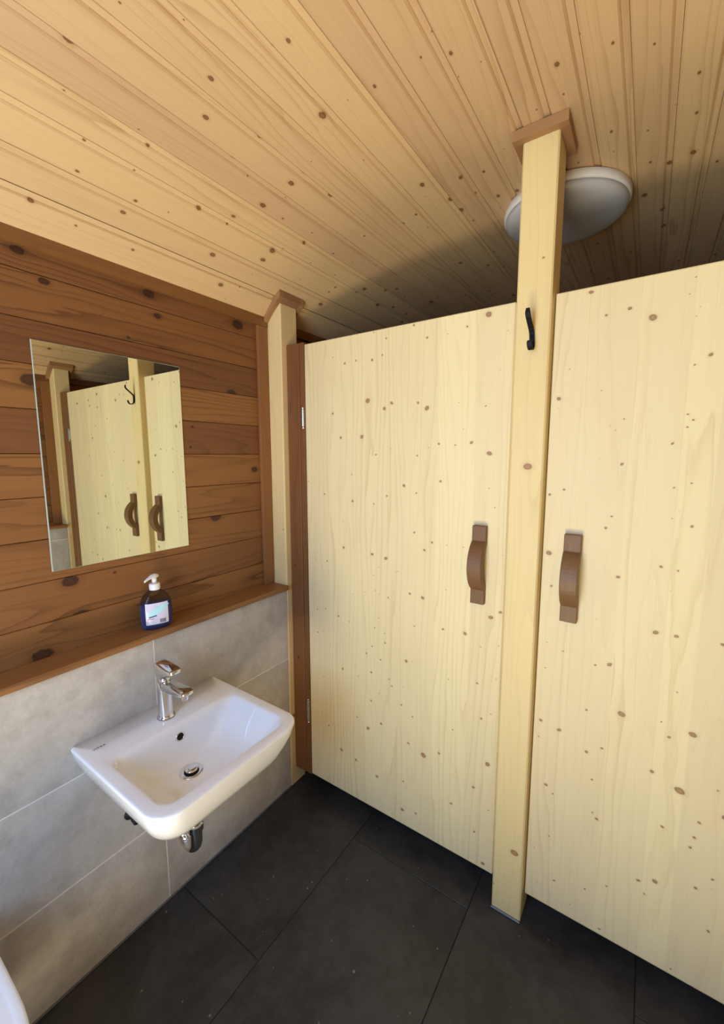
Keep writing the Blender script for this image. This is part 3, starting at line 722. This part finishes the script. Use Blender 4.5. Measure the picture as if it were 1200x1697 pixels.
def on_face(u, z, off):
    """point on the room-facing side of the bottle: u along the long axis, z height"""
    a, b = np.interp(z, [q[2] for q in bp], [q[0] for q in bp]), np.interp(z, [q[2] for q in bp], [q[1] for q in bp])
    p = 2.55; v = -(b*(max(0, 1-abs(u/a)**p))**(1/p))-off
    return (sx+u*math.cos(an_dir)-v*math.sin(an_dir), sy+u*math.sin(an_dir)+v*math.cos(an_dir), sz+z)
def decal(name, outline_fn, mat, off, nu=14, nz=10, parent=None):
    bm = bmesh.new(); G = [[bm.verts.new(on_face(*outline_fn(i/nu, j/nz), off)) for i in range(nu+1)] for j in range(nz+1)]
    for j in range(nz):
        for i in range(nu): bm.faces.new((G[j][i], G[j][i+1], G[j+1][i+1], G[j+1][i]))
    return fin(name, bm, mat, parent or sd, smooth=True)
lab = decal('label', lambda s, t: (-.034+.064*s, .018+.068*t), M_label, .0006)
decal('label_swoosh', lambda s, t: (-.033+.066*s, .0475+.030*s+(.001+.013*math.sin(math.pi*s))*(t-.5)*1.7), M_cyan, .0010, parent=lab)
decal('label_panel', lambda s, t: (-.026+.022*s, .041+.004*s+.004*t), M_navy, .0010, 6, 2, parent=lab)
decal('label_stripe', lambda s, t: (-.030+.018*s, .0365+.0022*t), M_red, .0010, 6, 2, parent=lab)
bm = bmesh.new()
for k in range(10):
    a0 = .004+.0019*k; a1 = a0+(.0012 if k % 3 else .0006)
    vs = [bm.verts.new(on_face(u, z, .0011)) for u, z in ((a0, .021), (a1, .021), (a1, .0335), (a0, .0335))]; bm.faces.new(vs)
fin('barcode', bm, M_ink, lab)['kind'] = 'stuff'
bm = bmesh.new(); rl = random.Random(3)
for k in range(12):
    z = .078-.0024*k if k < 7 else .032-.0024*(k-7); u0 = -.031; u1 = rl.uniform(-.012, .012) if k < 7 else rl.uniform(-.016, -.006)
    vs = [bm.verts.new(on_face(u, z_, .0011)) for u, z_ in ((u0, z), (u1, z), (u1, z+.0008), (u0, z+.0008))]; bm.faces.new(vs)
fin('fine_print', bm, simple('print_grey', (.30, .29, .38), .5), lab)['kind'] = 'stuff'
bm = bmesh.new(); lathe(bm, (sx, sy, sz+.1235), [(.0150, 0), (.0158, .001), (.0158, .017), (.0145, .0195), (.006, .0200), (.0055, .0205)], 36); fin('pump_collar', bm, M_plastic, sd, smooth=False)
bm = bmesh.new(); lathe(bm, (sx, sy, sz+.1435), [(.0072, 0), (.0075, .012), (.0070, .017)], 24); fin('pump_stem', bm, M_plastic, sd, smooth=True)
# pump head: beak pointing left along the shelf and slightly into the room
hd = Vector((math.cos(math.radians(-74)), math.sin(math.radians(-74)), 0)); sdv = Vector((-hd.y, hd.x, 0)); rings = []
for (q, zc, hw, hh) in ((-.0135, .1640, .003, .003), (-.012, .1645, .0075, .0055), (-.004, .1660, .0100, .0072), (.006, .1660, .0100, .0068), (.015, .1648, .0078, .0050), (.024, .1625, .0055, .0036), (.033, .1590, .0042, .0028), (.037, .1570, .0036, .0024)):
    c = Vector((sx, sy, sz+zc))+hd*q; rings.append([tuple(c+sdv*hw*math.cos(2*math.pi*k/16)+Vector((0, 0, 1))*hh*math.sin(2*math.pi*k/16)) for k in range(16)])
bm = bmesh.new(); loft(bm, rings); fin('pump_head', bm, M_plastic, sd, smooth=True)

# ------------------------------------------------------------------ round ceiling lamp (switched off)
lc = (.936, .405)
zl = vault(lc[0])
lp = thing('ceiling_lamp', 'round flat grey-white ceiling lamp on the spruce ceiling behind the centre post, switched off', 'lamp', (lc[0], lc[1], zl-.06))
bm = bmesh.new(); lathe(bm, (lc[0], lc[1], zl-.030), [(.186, 0), (.192, .002), (.193, .006), (.193, .024), (.188, .026)], 96); fin('base_ring', bm, M_lampbase, lp, smooth=True)
bm = bmesh.new(); lathe(bm, (lc[0], lc[1], zl-.060), [(.0005, 0), (.09, .0003), (.140, .0015), (.163, .0045), (.178, .010), (.185, .018), (.187, .030)], 96); fin('diffuser', bm, M_diff, lp, smooth=True)
